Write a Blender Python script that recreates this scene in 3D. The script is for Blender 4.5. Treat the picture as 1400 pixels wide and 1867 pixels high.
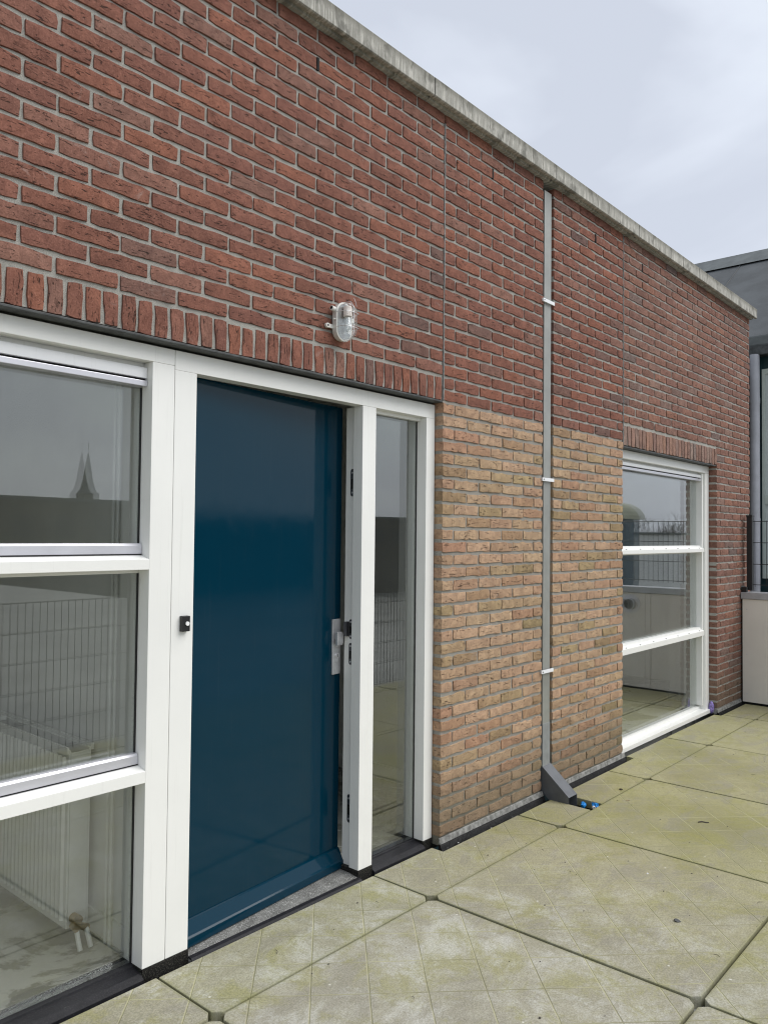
import bpy, bmesh, math, random
from mathutils import Vector, Matrix
random.seed(7)
R = math.radians
for o in list(bpy.data.objects): bpy.data.objects.remove(o)
S = bpy.context.scene
COL = S.collection

# ---------------------------------------------------------------- camera
cam_d = bpy.data.cameras.new('camera'); cam = bpy.data.objects.new('camera', cam_d); COL.objects.link(cam)
CAM = Vector((-3.1302, -2.3499, 1.5096))
yaw, pit, rol = R(41.118), R(1.640), R(0.569)
fw = Vector((math.cos(yaw)*math.cos(pit), math.sin(yaw)*math.cos(pit), math.sin(pit)))
rt0 = Vector((math.sin(yaw), -math.cos(yaw), 0)); up0 = rt0.cross(fw)
rt = math.cos(rol)*rt0 + math.sin(rol)*up0; up = -math.sin(rol)*rt0 + math.cos(rol)*up0
M = Matrix((rt, up, -fw)).transposed().to_4x4(); M.translation = CAM
cam.matrix_world = M
cam_d.sensor_fit = 'HORIZONTAL'; cam_d.sensor_width = 36; cam_d.lens = 36*1450.5/1400
cam_d.clip_start = 0.02; cam_d.clip_end = 600
S.camera = cam
def px(p):
    d = Vector(p)-CAM; z = d.dot(fw)
    return (700+1450.5*d.dot(rt)/z, 933.5-1450.5*d.dot(up)/z, z)

# ---------------------------------------------------------------- sky, sun, exposure
W = bpy.data.worlds.new('World'); S.world = W; W.use_nodes = True
wt = W.node_tree; wt.nodes.clear()
def wn(t, **k):
    n = wt.nodes.new(t)
    for a, b in k.items(): setattr(n, a, b)
    return n
SUN_EL, SUN_AZ = 50, 302      # azimuth measured from +X, counter-clockwise (light comes from there)
sky = wn('ShaderNodeTexSky', sky_type='NISHITA', sun_disc=False)
sky.sun_elevation = R(SUN_EL); sky.sun_rotation = R(90-SUN_AZ); sky.air_density = 1.0; sky.dust_density = 3.0
b1 = wn('ShaderNodeBackground'); b1.inputs[1].default_value = 0.10
wt.links.new(sky.outputs[0], b1.inputs[0])
tc = wn('ShaderNodeTexCoord'); mp = wn('ShaderNodeMapping'); mp.inputs['Scale'].default_value = (1.6, 1.6, 3.2)
mp.inputs['Rotation'].default_value = (0.2, 0.1, 0.5)
wt.links.new(tc.outputs['Generated'], mp.inputs[0])
nz = wn('ShaderNodeTexNoise'); nz.inputs['Scale'].default_value = 1.5; nz.inputs['Detail'].default_value = 5; nz.inputs['Roughness'].default_value = 0.5
nz.inputs['Distortion'].default_value = 0.4
wt.links.new(mp.outputs[0], nz.inputs['Vector'])
cr = wn('ShaderNodeValToRGB'); e = cr.color_ramp.elements
e[0].position = 0.36; e[0].color = (0.51, 0.545, 0.62, 1); e[1].position = 0.64; e[1].color = (0.70, 0.76, 0.80, 1)
m_ = cr.color_ramp.elements.new(0.5); m_.color = (0.615, 0.655, 0.73, 1)
wt.links.new(nz.outputs[0], cr.inputs[0])
b2 = wn('ShaderNodeBackground'); b2.inputs[1].default_value = 0.935
wt.links.new(cr.outputs[0], b2.inputs[0])
mx = wn('ShaderNodeMixShader'); mx.inputs[0].default_value = 0.9
wt.links.new(b1.outputs[0], mx.inputs[1]); wt.links.new(b2.outputs[0], mx.inputs[2])
wo = wn('ShaderNodeOutputWorld'); wt.links.new(mx.outputs[0], wo.inputs[0])

sd = bpy.data.lights.new('sun', 'SUN'); sd.energy = 1.8; sd.angle = R(50); sd.color = (1, 0.97, 0.93)
sun = bpy.data.objects.new('sun', sd); COL.objects.link(sun)
dv = Vector((math.cos(R(SUN_EL))*math.cos(R(SUN_AZ)), math.cos(R(SUN_EL))*math.sin(R(SUN_AZ)), math.sin(R(SUN_EL))))
sun.rotation_euler = dv.to_track_quat('Z', 'Y').to_euler(); sun.location = (0, -5, 12)
vs = S.view_settings; S.display_settings.display_device = 'sRGB'
vs.view_transform = 'Standard'; vs.look = 'None'; vs.gamma = 1; vs.use_curve_mapping = False; vs.exposure = 0.52

# ---------------------------------------------------------------- material helpers
class T:
    def __init__(s, name):
        s.m = bpy.data.materials.new(name); s.m.use_nodes = True
        s.t = s.m.node_tree; s.t.nodes.clear()
        s.out = s.n('ShaderNodeOutputMaterial')
    def n(s, typ, ins=None, **k):
        nd = s.t.nodes.new(typ)
        for a, b in k.items(): setattr(nd, a, b)
        for a, b in (ins or {}).items(): s.set(nd.inputs[a], b)
        return nd
    def set(s, sock, v):
        if isinstance(v, bpy.types.NodeSocket): s.t.links.new(v, sock)
        else:
            if isinstance(v, tuple) and len(v) == 3 and sock.type == 'RGBA': v = v+(1,)
            sock.default_value = v
    def math(s, op, a, b=0.0, clamp=False):
        nd = s.n('ShaderNodeMath', {0: a, 1: b}, operation=op, use_clamp=clamp); return nd.outputs[0]
    def mix(s, f, a, b, blend='MIX'):
        nd = s.n('ShaderNodeMix', data_type='RGBA', blend_type=blend)
        s.set(nd.inputs[0], f); s.set(nd.inputs[6], a); s.set(nd.inputs[7], b); return nd.outputs[2]
    def noise(s, vec, scale, detail=3, rough=0.55, dist=0.0, mapping=None):
        if mapping: vec = s.n('ShaderNodeMapping', {0: vec, 'Scale': mapping}).outputs[0]
        return s.n('ShaderNodeTexNoise', {'Vector': vec, 'Scale': scale, 'Detail': detail, 'Roughness': rough, 'Distortion': dist}).outputs[0]
    def ramp(s, f, stops):
        nd = s.n('ShaderNodeValToRGB', {0: f}); el = nd.color_ramp.elements
        while len(el) < len(stops): el.new(0.5)
        for q, (p, c) in zip(el, stops):
            q.position = p; q.color = (c, c, c, 1) if not isinstance(c, tuple) else c+(1,)
        return nd.outputs[0]
    def step(s, v, a, b):    # smooth 0..1 between a and b
        return s.n('ShaderNodeMapRange', {0: v, 1: a, 2: b, 3: 0.0, 4: 1.0}, interpolation_type='SMOOTHSTEP').outputs[0]
    def pos(s): return s.n('ShaderNodeNewGeometry').outputs['Position']
    def xyz(s, v): return s.n('ShaderNodeSeparateXYZ', {0: v}).outputs
    def bump(s, h, st, dist, prev=None):
        d = {'Height': h, 'Strength': st, 'Distance': dist}
        if prev is not None: d['Normal'] = prev
        return s.n('ShaderNodeBump', d).outputs[0]
    def bsdf(s, col, rough=0.5, normal=None, metal=0.0, spec=0.5, **k):
        b = s.n('ShaderNodeBsdfPrincipled', {'Base Color': col, 'Roughness': rough, 'Metallic': metal, 'Specular IOR Level': spec})
        if normal is not None: s.set(b.inputs['Normal'], normal)
        for a, v in k.items(): s.set(b.inputs[a.replace('_', ' ')], v)
        s.t.links.new(b.outputs[0], s.out.inputs[0]); return s.m

def simple(name, col, rough=0.5, metal=0.0, spec=0.5, var=0.12, scale=14, bump=0.0, bscale=200, bdist=0.001):
    t = T(name); p = t.pos()
    f = t.noise(p, scale, 4, 0.6)
    dark = tuple(c*(1-var) for c in col); light = tuple(min(1, c*(1+var)) for c in col)
    c = t.mix(t.step(f, 0.3, 0.7), dark, light)
    r = t.math('ADD', t.math('MULTIPLY', f, 0.15), rough-0.07)
    nrm = t.bump(t.noise(p, bscale, 3), bump, bdist) if bump else None
    return t.bsdf(c, r, nrm, metal, spec)

def brick_mat(name, palette, lime=0.15, crack=0.5, low_dirt=False):
    t = T(name)
    oi = t.n('ShaderNodeObjectInfo').outputs['Random']
    at = t.n('ShaderNodeAttribute', attribute_name='rnd').outputs['Fac']
    r = t.math('FRACT', t.math('ADD', oi, at))
    oc = t.n('ShaderNodeTexCoord').outputs['Object']
    off = t.n('ShaderNodeCombineXYZ', {0: t.math('MULTIPLY', r, 37.0), 1: t.math('MULTIPLY', r, 91.0), 2: t.math('MULTIPLY', r, 53.0)}).outputs[0]
    v = t.n('ShaderNodeVectorMath', {0: oc, 1: off}, operation='ADD').outputs[0]
    p = t.pos()
    c = t.ramp(r, palette)
    r2 = t.math('FRACT', t.math('MULTIPLY', r, 17.31)); r3 = t.math('FRACT', t.math('MULTIPLY', r, 61.7))
    c = t.mix(t.math('MULTIPLY', r2, 0.22), c, tuple(x*0.55 for x in palette[0][1]))
    n1 = t.noise(v, 19, 5, 0.72, 0.8)
    c = t.mix(t.step(n1, 0.35, 0.72), t.mix(1.0, c, (0.76, 0.74, 0.74), 'MULTIPLY'), t.mix(1.0, c, (1.14, 1.14, 1.12), 'MULTIPLY'))
    n2 = t.noise(v, 170, 3, 0.7)
    c = t.mix(t.math('MULTIPLY', t.step(n2, 0.44, 0.68), 0.62), c, t.mix(1.0, c, (0.58, 0.53, 0.50), 'MULTIPLY'))
    c = t.mix(t.math('MULTIPLY', t.step(t.noise(v, 210, 2), 0.54, 0.70), 0.20), c, tuple(min(1, x*1.7+.06) for x in palette[1][1]))
    # pale mortar smear
    n3 = t.noise(v, 9, 5, 0.7, 1.2)
    thr = t.math('SUBTRACT', 0.74, t.math('MULTIPLY', r3, 0.16))
    sm = t.step(t.math('SUBTRACT', n3, thr), 0.0, 0.16)
    c = t.mix(t.math('MULTIPLY', sm, lime), c, (0.50, 0.44, 0.40))
    # folds and pits burnt into the clay
    n4 = t.noise(v, 1, 3, 0.60, 1.3, mapping=(24, 60, 125))
    n5 = t.noise(v, 1, 2, 0.5, 0.3, mapping=(75, 90, 120))
    ck = t.math('MAXIMUM', t.step(n4, 0.615, 0.655), t.step(n5, 0.69, 0.73))
    c = t.mix(t.math('MULTIPLY', ck, crack), c, (0.03, 0.018, 0.014))
    if low_dirt:
        z = t.xyz(p)[2]; wob = t.math('MULTIPLY', t.noise(p, 4.5, 5, 0.65), 0.36)
        d = t.math('SUBTRACT', 1.0, t.step(t.math('SUBTRACT', z, wob), -0.08, 0.30))
        c = t.mix(t.math('MULTIPLY', d, 0.60), c, (0.13, 0.108, 0.075))
    h = t.math('SUBTRACT', t.math('ADD', t.math('MULTIPLY', n1, 0.6), t.math('MULTIPLY', n2, 0.35)), t.math('MULTIPLY', ck, 0.9))
    return t.bsdf(c, 0.92, t.bump(h, 0.9, 0.005), spec=0.2)

RED = [(0.0, (0.190, 0.084, 0.062)), (0.25, (0.245, 0.104, 0.074)), (0.45, (0.215, 0.095, 0.073)), (0.62, (0.275, 0.112, 0.074)), (0.80, (0.225, 0.103, 0.078)), (0.93, (0.260, 0.132, 0.100)), (1.0, (0.150, 0.092, 0.080))]
RED = [(a, (b[0]*1.12, b[1]*1.16, b[2]*1.16)) for a, b in RED]
YEL = [(0.0, (0.43, 0.285, 0.185)), (0.22, (0.51, 0.370, 0.240)), (0.4, (0.47, 0.300, 0.200)), (0.58, (0.53, 0.365, 0.245)), (0.76, (0.40, 0.305, 0.170)), (0.93, (0.45, 0.262, 0.175)), (1.0, (0.30, 0.245, 0.130))]
REDW = [(a, (b[0]*1.02, b[1]*1.20, b[2]*1.25)) for a, b in RED]
m_red = brick_mat('red_brick', RED, 0.30, 0.8)
m_redp = brick_mat('red_brick_weathered', REDW, 0.55, 0.8, True)
m_lime = brick_mat('red_brick_lime_washed', [(a, (b[0]*1.15, b[1]*1.6, b[2]*1.75)) for a, b in RED], 0.95, 0.5)
m_yel = brick_mat('yellow_brick', YEL, 0.45, 0.75, True)

def mortar_mat(name, col, dirt=False):
    t = T(name); p = t.pos()
    n1 = t.noise(p, 420, 3, 0.7); n2 = t.noise(p, 22, 5, 0.65); n0 = t.noise(p, 2.2, 3)
    c = t.mix(t.step(n1, 0.3, 0.7), tuple(x*0.52 for x in col), tuple(x*1.38 for x in col))
    c = t.mix(t.math('MULTIPLY', t.step(n2, 0.5, 0.75), 0.45), c, tuple(x*0.5 for x in col))
    c = t.mix(t.math('MULTIPLY', t.step(n0, 0.5, 0.7), 0.25), c, tuple(x*1.3 for x in col))
    if dirt:
        z = t.xyz(p)[2]; wob = t.math('MULTIPLY', t.noise(p, 4.5, 5, 0.65), 0.36)
        d = t.math('SUBTRACT', 1.0, t.step(t.math('SUBTRACT', z, wob), -0.08, 0.2))
        c = t.mix(t.math('MULTIPLY', d, 0.6), c, (0.10, 0.095, 0.06))
    h = t.math('ADD', n1, t.math('MULTIPLY', n2, 2.0))
    return t.bsdf(c, 0.95, t.bump(h, 0.8, 0.003), spec=0.15)
m_mor_r = mortar_mat('light_mortar', (0.375, 0.365, 0.330))
m_mor_y = mortar_mat('grey_mortar', (0.325, 0.312, 0.278), True)

def slab_mat():
    t = T('algae_concrete'); p = t.pos(); X, Y, Z = t.xyz(p)
    oi = t.n('ShaderNodeObjectInfo').outputs['Random']
    big = t.noise(p, 0.9, 4, 0.6, 0.4); mid = t.noise(p, 4.2, 6, 0.68, 0.5); fine = t.noise(p, 150, 4, 0.8); grit = t.noise(p, 900, 2)
    # how green: cleaner and greyer near the doorway, greener away from it
    dx = t.math('ADD', X, 1.15); dy = t.math('ADD', Y, 0.8)
    dist = t.math('SQRT', t.math('ADD', t.math('MULTIPLY', dx, dx), t.math('MULTIPLY', dy, dy)))
    g = t.step(t.math('ADD', t.math('ADD', t.math('MULTIPLY', dist, 0.36), t.math('MULTIPLY', mid, 1.1)), t.math('MULTIPLY', big, 0.5)), 0.75, 1.75)
    grey = t.mix(t.step(mid, 0.35, 0.65), (0.400, 0.375, 0.305), (0.57, 0.545, 0.485))
    green = t.mix(t.step(big, 0.35, 0.65), (0.295, 0.272, 0.125), (0.485, 0.450, 0.255))
    c = t.mix(g, grey, green)
    c = t.mix(t.math('MULTIPLY', t.step(t.noise(p, 2.2, 6, 0.72, 0.9, mapping=(1, 2.4, 1)), 0.49, 0.62), 0.62), c, (0.335, 0.310, 0.275))
    c = t.mix(t.math('MULTIPLY', t.step(t.noise(p, 4, 7, 0.78, 0.6), 0.47, 0.62), 0.62), c, (0.35, 0.335, 0.095))
    c = t.mix(t.math('MULTIPLY', t.step(t.noise(p, 38, 5, 0.8), 0.50, 0.66), 0.35), c, (0.26, 0.25, 0.17))
    # lime bloom
    lb = t.math('MULTIPLY', t.step(t.noise(p, 4.5, 8, 0.80, 0.4), 0.46, 0.66), t.math('SUBTRACT', 1.0, t.step(dist, 0.5, 2.0)))
    c = t.mix(t.math('MULTIPLY', lb, 0.68), c, (0.78, 0.78, 0.76))
    c = t.mix(t.math('MULTIPLY', t.step(t.noise(p, 13, 6, 0.8, 0.2, mapping=(1, 2, 1)), 0.64, 0.74), 0.45), c, (0.64, 0.63, 0.54))
    c = t.mix(t.math('MULTIPLY', t.step(fine, 0.34, 0.66), 0.62), t.mix(1.0, c, (0.50, 0.50, 0.48), 'MULTIPLY'), t.mix(1.0, c, (1.15, 1.15, 1.15), 'MULTIPLY'))
    vo = t.n('ShaderNodeTexVoronoi', {'Vector': p, 'Scale': 16.0, 'Randomness': 1.0})
    wob = t.noise(p, 130, 2)
    spot = t.math('SUBTRACT', 1.0, t.step(t.math('ADD', vo.outputs['Distance'], t.math('MULTIPLY', wob, 0.12)), 0.10, 0.15))
    sel = t.step(t.xyz(vo.outputs['Color'])[0], 0.80, 0.82)
    c = t.mix(t.math('MULTIPLY', t.math('MULTIPLY', spot, sel), 0.85), c, (0.72, 0.71, 0.66))
    vo2 = t.n('ShaderNodeTexVoronoi', {'Vector': p, 'Scale': 9.0, 'Randomness': 1.0})
    sp2 = t.math('MULTIPLY', t.math('SUBTRACT', 1.0, t.step(t.math('ADD', vo2.outputs['Distance'], t.math('MULTIPLY', wob, 0.08)), 0.05, 0.09)), t.step(t.xyz(vo2.outputs['Color'])[1], 0.80, 0.82))
    c = t.mix(t.math('MULTIPLY', sp2, 0.8), c, (0.045, 0.04, 0.03))
    # shallow diagonal score lines, four by four to a slab (slab joints at X = -0.46 + 1.1 k, Y = -0.303 - 1.1 k)
    X0 = t.math('ADD', X, 0.46); Y0 = t.math('ADD', Y, 0.303)
    wv = t.math('MULTIPLY', t.math('SUBTRACT', t.noise(p, 14, 3), 0.5), 0.006)
    def fam(a):
        u = t.math('ADD', t.math('DIVIDE', t.math('ADD', a, wv), 0.275), 0.0)
        return t.math('ABSOLUTE', t.math('SUBTRACT', t.math('FRACT', t.math('ADD', u, 20.0)), 0.5))
    l1 = fam(t.math('ADD', X0, Y0)); l2 = fam(t.math('SUBTRACT', X0, Y0))
    gd = t.math('MINIMUM', l1, l2)
    groove = t.math('SUBTRACT', 1.0, t.step(gd, 0.005, 0.017))
    halo = t.math('SUBTRACT', 1.0, t.step(gd, 0.008, 0.03))
    gn = t.step(t.noise(p, 3.3, 4, 0.6), 0.40, 0.62)
    c = t.mix(t.math('MULTIPLY', halo, 0.30), c, (0.52, 0.50, 0.33))
    c = t.mix(t.math('MULTIPLY', groove, 0.62), c, t.mix(gn, (0.44, 0.42, 0.23), (0.115, 0.108, 0.040)))
    # dirty arrises along the slab joints
    jx = t.math('ABSOLUTE', t.math('SUBTRACT', t.math('FRACT', t.math('ADD', t.math('DIVIDE', X0, 1.1), 20.5)), 0.5))
    jy = t.math('ABSOLUTE', t.math('SUBTRACT', t.math('FRACT', t.math('ADD', t.math('DIVIDE', Y0, 1.1), 20.5)), 0.5))
    jd = t.math('ADD', t.math('MULTIPLY', t.math('MINIMUM', jx, jy), 1.1), t.math('MULTIPLY', t.math('SUBTRACT', mid, 0.5), 0.02))
    c = t.mix(t.math('MULTIPLY', t.math('SUBTRACT', 1.0, t.step(jd, 0.004, 0.022)), 0.42), c, (0.16, 0.165, 0.055))
    c = t.mix(0.22, c, t.ramp(oi, [(0.0, (0.30, 0.29, 0.17)), (0.5, (0.42, 0.41, 0.28)), (1.0, (0.34, 0.35, 0.16))]))
    h = t.math('SUBTRACT', t.math('ADD', t.math('MULTIPLY', fine, 0.5), t.math('MULTIPLY', mid, 0.5)), t.math('MULTIPLY', groove, 1.6))
    return t.bsdf(c, t.math('ADD', 0.62, t.math('MULTIPLY', mid, 0.3)), t.bump(h, 0.6, 0.0022), spec=0.35)
m_slab = slab_mat()

def coping_mat():
    t = T('weathered_coping_concrete'); p = t.pos(); X, Y, Z = t.xyz(p)
    n = t.noise(p, 7, 6, 0.7); f = t.noise(p, 240, 3, 0.7)
    st = t.noise(p, 1, 4, 0.65, 0.2, mapping=(85, 4, 3.5)); st2 = t.noise(p, 1, 3, 0.6, 0.4, mapping=(18, 4, 9))
    c = t.mix(t.step(n, 0.3, 0.7), (0.29, 0.282, 0.250), (0.42, 0.41, 0.37))
    c = t.mix(t.math('MULTIPLY', t.step(st, 0.46, 0.60), 0.66), c, (0.66, 0.64, 0.58))
    c = t.mix(t.math('MULTIPLY', t.step(st2, 0.50, 0.66), 0.62), c, (0.10, 0.098, 0.085))
    # soot and algae in tongues that run down from the top arris
    zz = t.math('ADD', Z, t.math('MULTIPLY', st, 0.10))
    c = t.mix(t.math('MULTIPLY', t.step(zz, 3.705, 3.745), 0.55), c, (0.115, 0.110, 0.085))
    c = t.mix(t.math('MULTIPLY', t.step(f, 0.4, 0.7), 0.35), c, (0.12, 0.115, 0.09))
    return t.bsdf(c, 0.9, t.bump(t.math('ADD', n, f), 0.6, 0.003), spec=0.2)
m_coping = coping_mat()

def paint_mat(name, col, rough=0.32, wob=0.25, wdist=0.0012, wscale=9, fine=0.0, spec=0.5, rv=0.0):
    t = T(name); p = t.pos()
    f = t.noise(p, 3.5, 4, 0.6); g = t.noise(p, 40, 4, 0.7)
    c = t.mix(t.step(f, 0.3, 0.7), tuple(x*0.965 for x in col), col)
    c = t.mix(t.math('MULTIPLY', t.step(g, 0.62, 0.78), 0.12), c, tuple(x*0.72 for x in col))
    st = t.noise(p, 1, 4, 0.7, 0.2, mapping=(60, 60, 2.2))
    c = t.mix(t.math('MULTIPLY', t.step(st, 0.55, 0.75), 0.10 if not rv else 0.012), c, (0.30, 0.29, 0.25))
    if rv: rough = t.math('ADD', rough, t.math('MULTIPLY', t.step(t.noise(p, 6, 5, 0.7), 0.45, 0.75), rv))
    h = t.noise(p, wscale, 2)
    nrm = t.bump(h, wob, wdist)
    if fine: nrm = t.bump(t.noise(p, 260, 2), fine, 0.0004, nrm)
    return t.bsdf(c, rough, nrm, spec=spec)
m_white = paint_mat('white_paint', (0.83, 0.83, 0.80), 0.30, fine=0.15)
m_white2 = paint_mat('cool_white_paint', (0.80, 0.81, 0.83), 0.34, fine=0.1)
m_blue = paint_mat('blue_gloss_paint', (0.0007, 0.0275, 0.051), 0.055, 0.16, 0.0006, 24, 0.12, 0.26, rv=0.07)
m_alu = simple('anodised_aluminium', (0.62, 0.62, 0.66), 0.35, 0.55, var=0.05, scale=5)
m_steel = simple('brushed_steel', (0.66, 0.66, 0.67), 0.36, 0.6, var=0.1, scale=30, bump=0.15, bscale=400, bdist=0.0004)
m_dsteel = simple('dark_strike_steel', (0.12, 0.12, 0.13), 0.3, 0.8)
m_black = simple('black_plastic', (0.012, 0.012, 0.013), 0.4)
m_hole = simple('dark_void', (0.006, 0.006, 0.006), 0.9)
m_lead = simple('grey_steel_angle', (0.062, 0.066, 0.066), 0.6, 0.2, var=0.4, scale=20, bump=0.4, bscale=60)
m_bit = simple('bitumen_black', (0.008, 0.008, 0.008), 0.62, spec=0.25, var=0.7, scale=60, bump=0.9, bscale=55, bdist=0.006)
def stone_mat(name, col, speck, amt):
    t = T(name); p = t.pos()
    n = t.noise(p, 12, 5, 0.7); f = t.noise(p, 190, 4, 0.85)
    c = t.mix(t.step(n, 0.35, 0.7), tuple(x*0.7 for x in col), tuple(x*1.3 for x in col))
    c = t.mix(t.math('MULTIPLY', t.step(f, 0.52, 0.62), amt), c, speck)
    c = t.mix(t.math('MULTIPLY', t.step(t.noise(p, 28, 6, 0.8, mapping=(1, 3, 3)), 0.62, 0.72), amt), c, (0.42, 0.41, 0.38))
    return t.bsdf(c, 0.5, t.bump(t.math('ADD', n, f), 0.5, 0.0018), spec=0.22)
m_sill = stone_mat('black_hardstone', (0.014, 0.014, 0.017), (0.08, 0.08, 0.08), 0.25)
m_neut = stone_mat('black_bitumen_stone', (0.008, 0.008, 0.008), (0.25, 0.24, 0.20), 0.35)
m_thr = stone_mat('speckled_threshold_stone', (0.16, 0.16, 0.15), (0.60, 0.60, 0.58), 0.75)
m_zinc = simple('grey_zinc', (0.295, 0.300, 0.280), 0.45, 0.25, var=0.10, scale=7, bump=0.1, bscale=40)
m_zincd = simple('dull_grey_pvc', (0.105, 0.112, 0.122), 0.42, 0.1, var=0.12, scale=16)
m_pipe = simple('light_grey_pvc', (0.42, 0.43, 0.47), 0.4, 0.0, var=0.10, scale=5)
m_panel = simple('beige_panel', (0.72, 0.68, 0.62), 0.45, var=0.04, scale=3)
m_cap = simple('grey_aluminium_cap', (0.40, 0.41, 0.43), 0.4, 0.4, var=0.08)
m_fence = simple('black_coated_steel', (0.014, 0.015, 0.016), 0.4)
m_roof = simple('grey_bitumen_roof', (0.078, 0.085, 0.090), 0.85, var=0.18, scale=3, bump=0.5, bscale=180, bdist=0.003)
m_flash = simple('lead_flashing', (0.12, 0.132, 0.132), 0.6, 0.2, var=0.2, scale=6)
m_teal = simple('dark_teal_cladding', (0.008, 0.040, 0.048), 0.4, var=0.15, scale=4)
m_pale = simple('pale_green_frame', (0.55, 0.62, 0.57), 0.4, var=0.04)
m_room = simple('room_plaster', (0.78, 0.78, 0.74), 0.9, var=0.05, scale=3)
m_conc = stone_mat('screed_floor', (0.21, 0.21, 0.19), (0.3, 0.3, 0.28), 0.25)
m_screed = T('patched_screed'); 
def _scr(t):
    p = t.pos(); n = t.noise(p, 2.0, 6, 0.7, 0.8); f = t.noise(p, 60, 4)
    c = t.mix(t.step(n, 0.46, 0.52), (0.21, 0.21, 0.185), (0.52, 0.52, 0.49)); c = t.mix(t.math('MULTIPLY', f, 0.3), c, (0.30, 0.30, 0.26))
    return t.bsdf(c, 0.8, t.bump(n, 0.3, 0.004))
m_screed = _scr(m_screed)
m_rad = simple('radiator_enamel', (0.74, 0.74, 0.70), 0.35, var=0.03)
m_brass = simple('brass_valve', (0.35, 0.24, 0.10), 0.35, 0.7, var=0.3, scale=60)
m_blueP = simple('blue_wrapper_foil', (0.01, 0.22, 0.62), 0.3, var=0.2, scale=60)
m_purple = simple('purple_sealant', (0.26, 0.20, 0.50), 0.5, var=0.5, scale=60, bump=0.5, bscale=90)
m_bark = simple('bark', (0.07, 0.06, 0.05), 0.9)
m_town = simple('dark_town_brick', (0.085, 0.080, 0.070), 0.8, var=0.25, scale=0.6)
m_slate = simple('slate_roof', (0.035, 0.040, 0.044), 0.6, var=0.2, scale=2)
m_yard = simple('grey_yard', (0.20, 0.20, 0.185), 0.9, var=0.3, scale=0.3)
m_wht = simple('white_render', (0.70, 0.70, 0.68), 0.8, var=0.05, scale=0.5)
m_copper = simple('pale_green_roof_sheet', (0.36, 0.36, 0.25), 0.6, var=0.15, scale=2)
m_ceram = simple('lamp_socket_ceramic', (0.80, 0.70, 0.64), 0.4, var=0.04)
m_lampw = simple('lamp_white_plastic', (0.70, 0.69, 0.65), 0.4, var=0.10, scale=60)
m_white_d = simple('white_plastic', (0.85, 0.85, 0.85), 0.3, var=0.02)
m_strip = simple('grey_sealant', (0.20, 0.20, 0.19), 0.6, var=0.45, scale=40, bump=0.6, bscale=70, bdist=0.003)

def glass_mat(name, f0, tint, bumpy=0.0, ribs=0.0):
    t = T(name); g = t.n('ShaderNodeNewGeometry')
    nrm = None
    if bumpy: nrm = t.bump(t.noise(g.outputs['Position'], 2.2, 1), bumpy, 0.0022)
    if ribs:
        z = t.xyz(g.outputs['Position'])[2]
        nrm = t.bump(t.math('SINE', t.math('MULTIPLY', z, ribs)), 0.9, 0.0012)
    dt = t.n('ShaderNodeVectorMath', {0: g.outputs['Normal'], 1: g.outputs['Incoming']}, operation='DOT_PRODUCT').outputs['Value']
    k = t.math('SUBTRACT', 1.0, t.math('ABSOLUTE', dt))
    k5 = t.math('POWER', k, 3.2)
    fac = t.math('ADD', f0, t.math('MULTIPLY', k5, 1.0-f0), True)
    tr = t.n('ShaderNodeBsdfTransparent', {0: tint}); gl = t.n('ShaderNodeBsdfGlossy', {0: (0.95, 0.97, 0.97), 'Roughness': 0.004})
    if nrm is not None: t.set(gl.inputs['Normal'], nrm)
    mx = t.n('ShaderNodeMixShader', {0: fac, 1: tr.outputs[0], 2: gl.outputs[0]})
    t.t.links.new(mx.outputs[0], t.out.inputs[0]); return t.m
m_glass = glass_mat('window_glass', 0.12, (0.955, 0.968, 0.955), 0.06)
m_lens = glass_mat('ribbed_lamp_glass', 0.12, (0.96, 0.97, 0.97), 0, 1500.0)
m_bulb = glass_mat('clear_bulb_glass', 0.10, (0.97, 0.98, 0.98))

# ---------------------------------------------------------------- geometry helpers
def link(name, me, parent=None, mats=None):
    o = bpy.data.objects.new(name, me); COL.objects.link(o)
    if parent is not None: o.parent = parent
    if mats is not None:
        for m in (mats if isinstance(mats, (list, tuple)) else [mats]): me.materials.append(m)
    return o
def obj(name, bm, mat, parent=None, smooth=False, bevel=0.0):
    bmesh.ops.recalc_face_normals(bm, faces=bm.faces)
    if bevel:
        bmesh.ops.bevel(bm, geom=[e for e in bm.edges if e.is_manifold and e.calc_face_angle(0) > 0.5], offset=bevel, segments=2, affect='EDGES', profile=0.6, clamp_overlap=True)
    me = bpy.data.meshes.new(name); bm.to_mesh(me); bm.free()
    if smooth:
        for f in me.polygons: f.use_smooth = True
        try: me.set_sharp_from_angle(angle=R(35))
        except Exception: pass
    o = link(name, me, None, mat)
    if parent is not None:
        o.parent = parent
        o.matrix_parent_inverse = Matrix.Translation(parent.location).inverted()
        if parent.parent is not None and parent.type == 'MESH': o.matrix_parent_inverse = Matrix()
    return o
def empty(name, loc, label, cat, group=None):
    o = bpy.data.objects.new(name, None); COL.objects.link(o); o.location = loc; o.empty_display_size = 0.1
    o['label'] = label; o['category'] = cat
    if group: o['group'] = group
    return o
def tag(o, label, cat, group=None):
    o['label'] = label; o['category'] = cat
    if group: o['group'] = group
    return o
def struct(o): o['kind'] = 'structure'; return o
def stuff(o): o['kind'] = 'stuff'; return o
def box(bm, x0, x1, y0, y1, z0, z1):
    v = [bm.verts.new((x, y, z)) for x in (x0, x1) for y in (y0, y1) for z in (z0, z1)]
    for a in ((0, 1, 3, 2), (4, 6, 7, 5), (0, 4, 5, 1), (2, 3, 7, 6), (0, 2, 6, 4), (1, 5, 7, 3)): bm.faces.new([v[i] for i in a])
    return v
def BX(*a):
    bm = bmesh.new(); box(bm, *a); return bm
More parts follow.
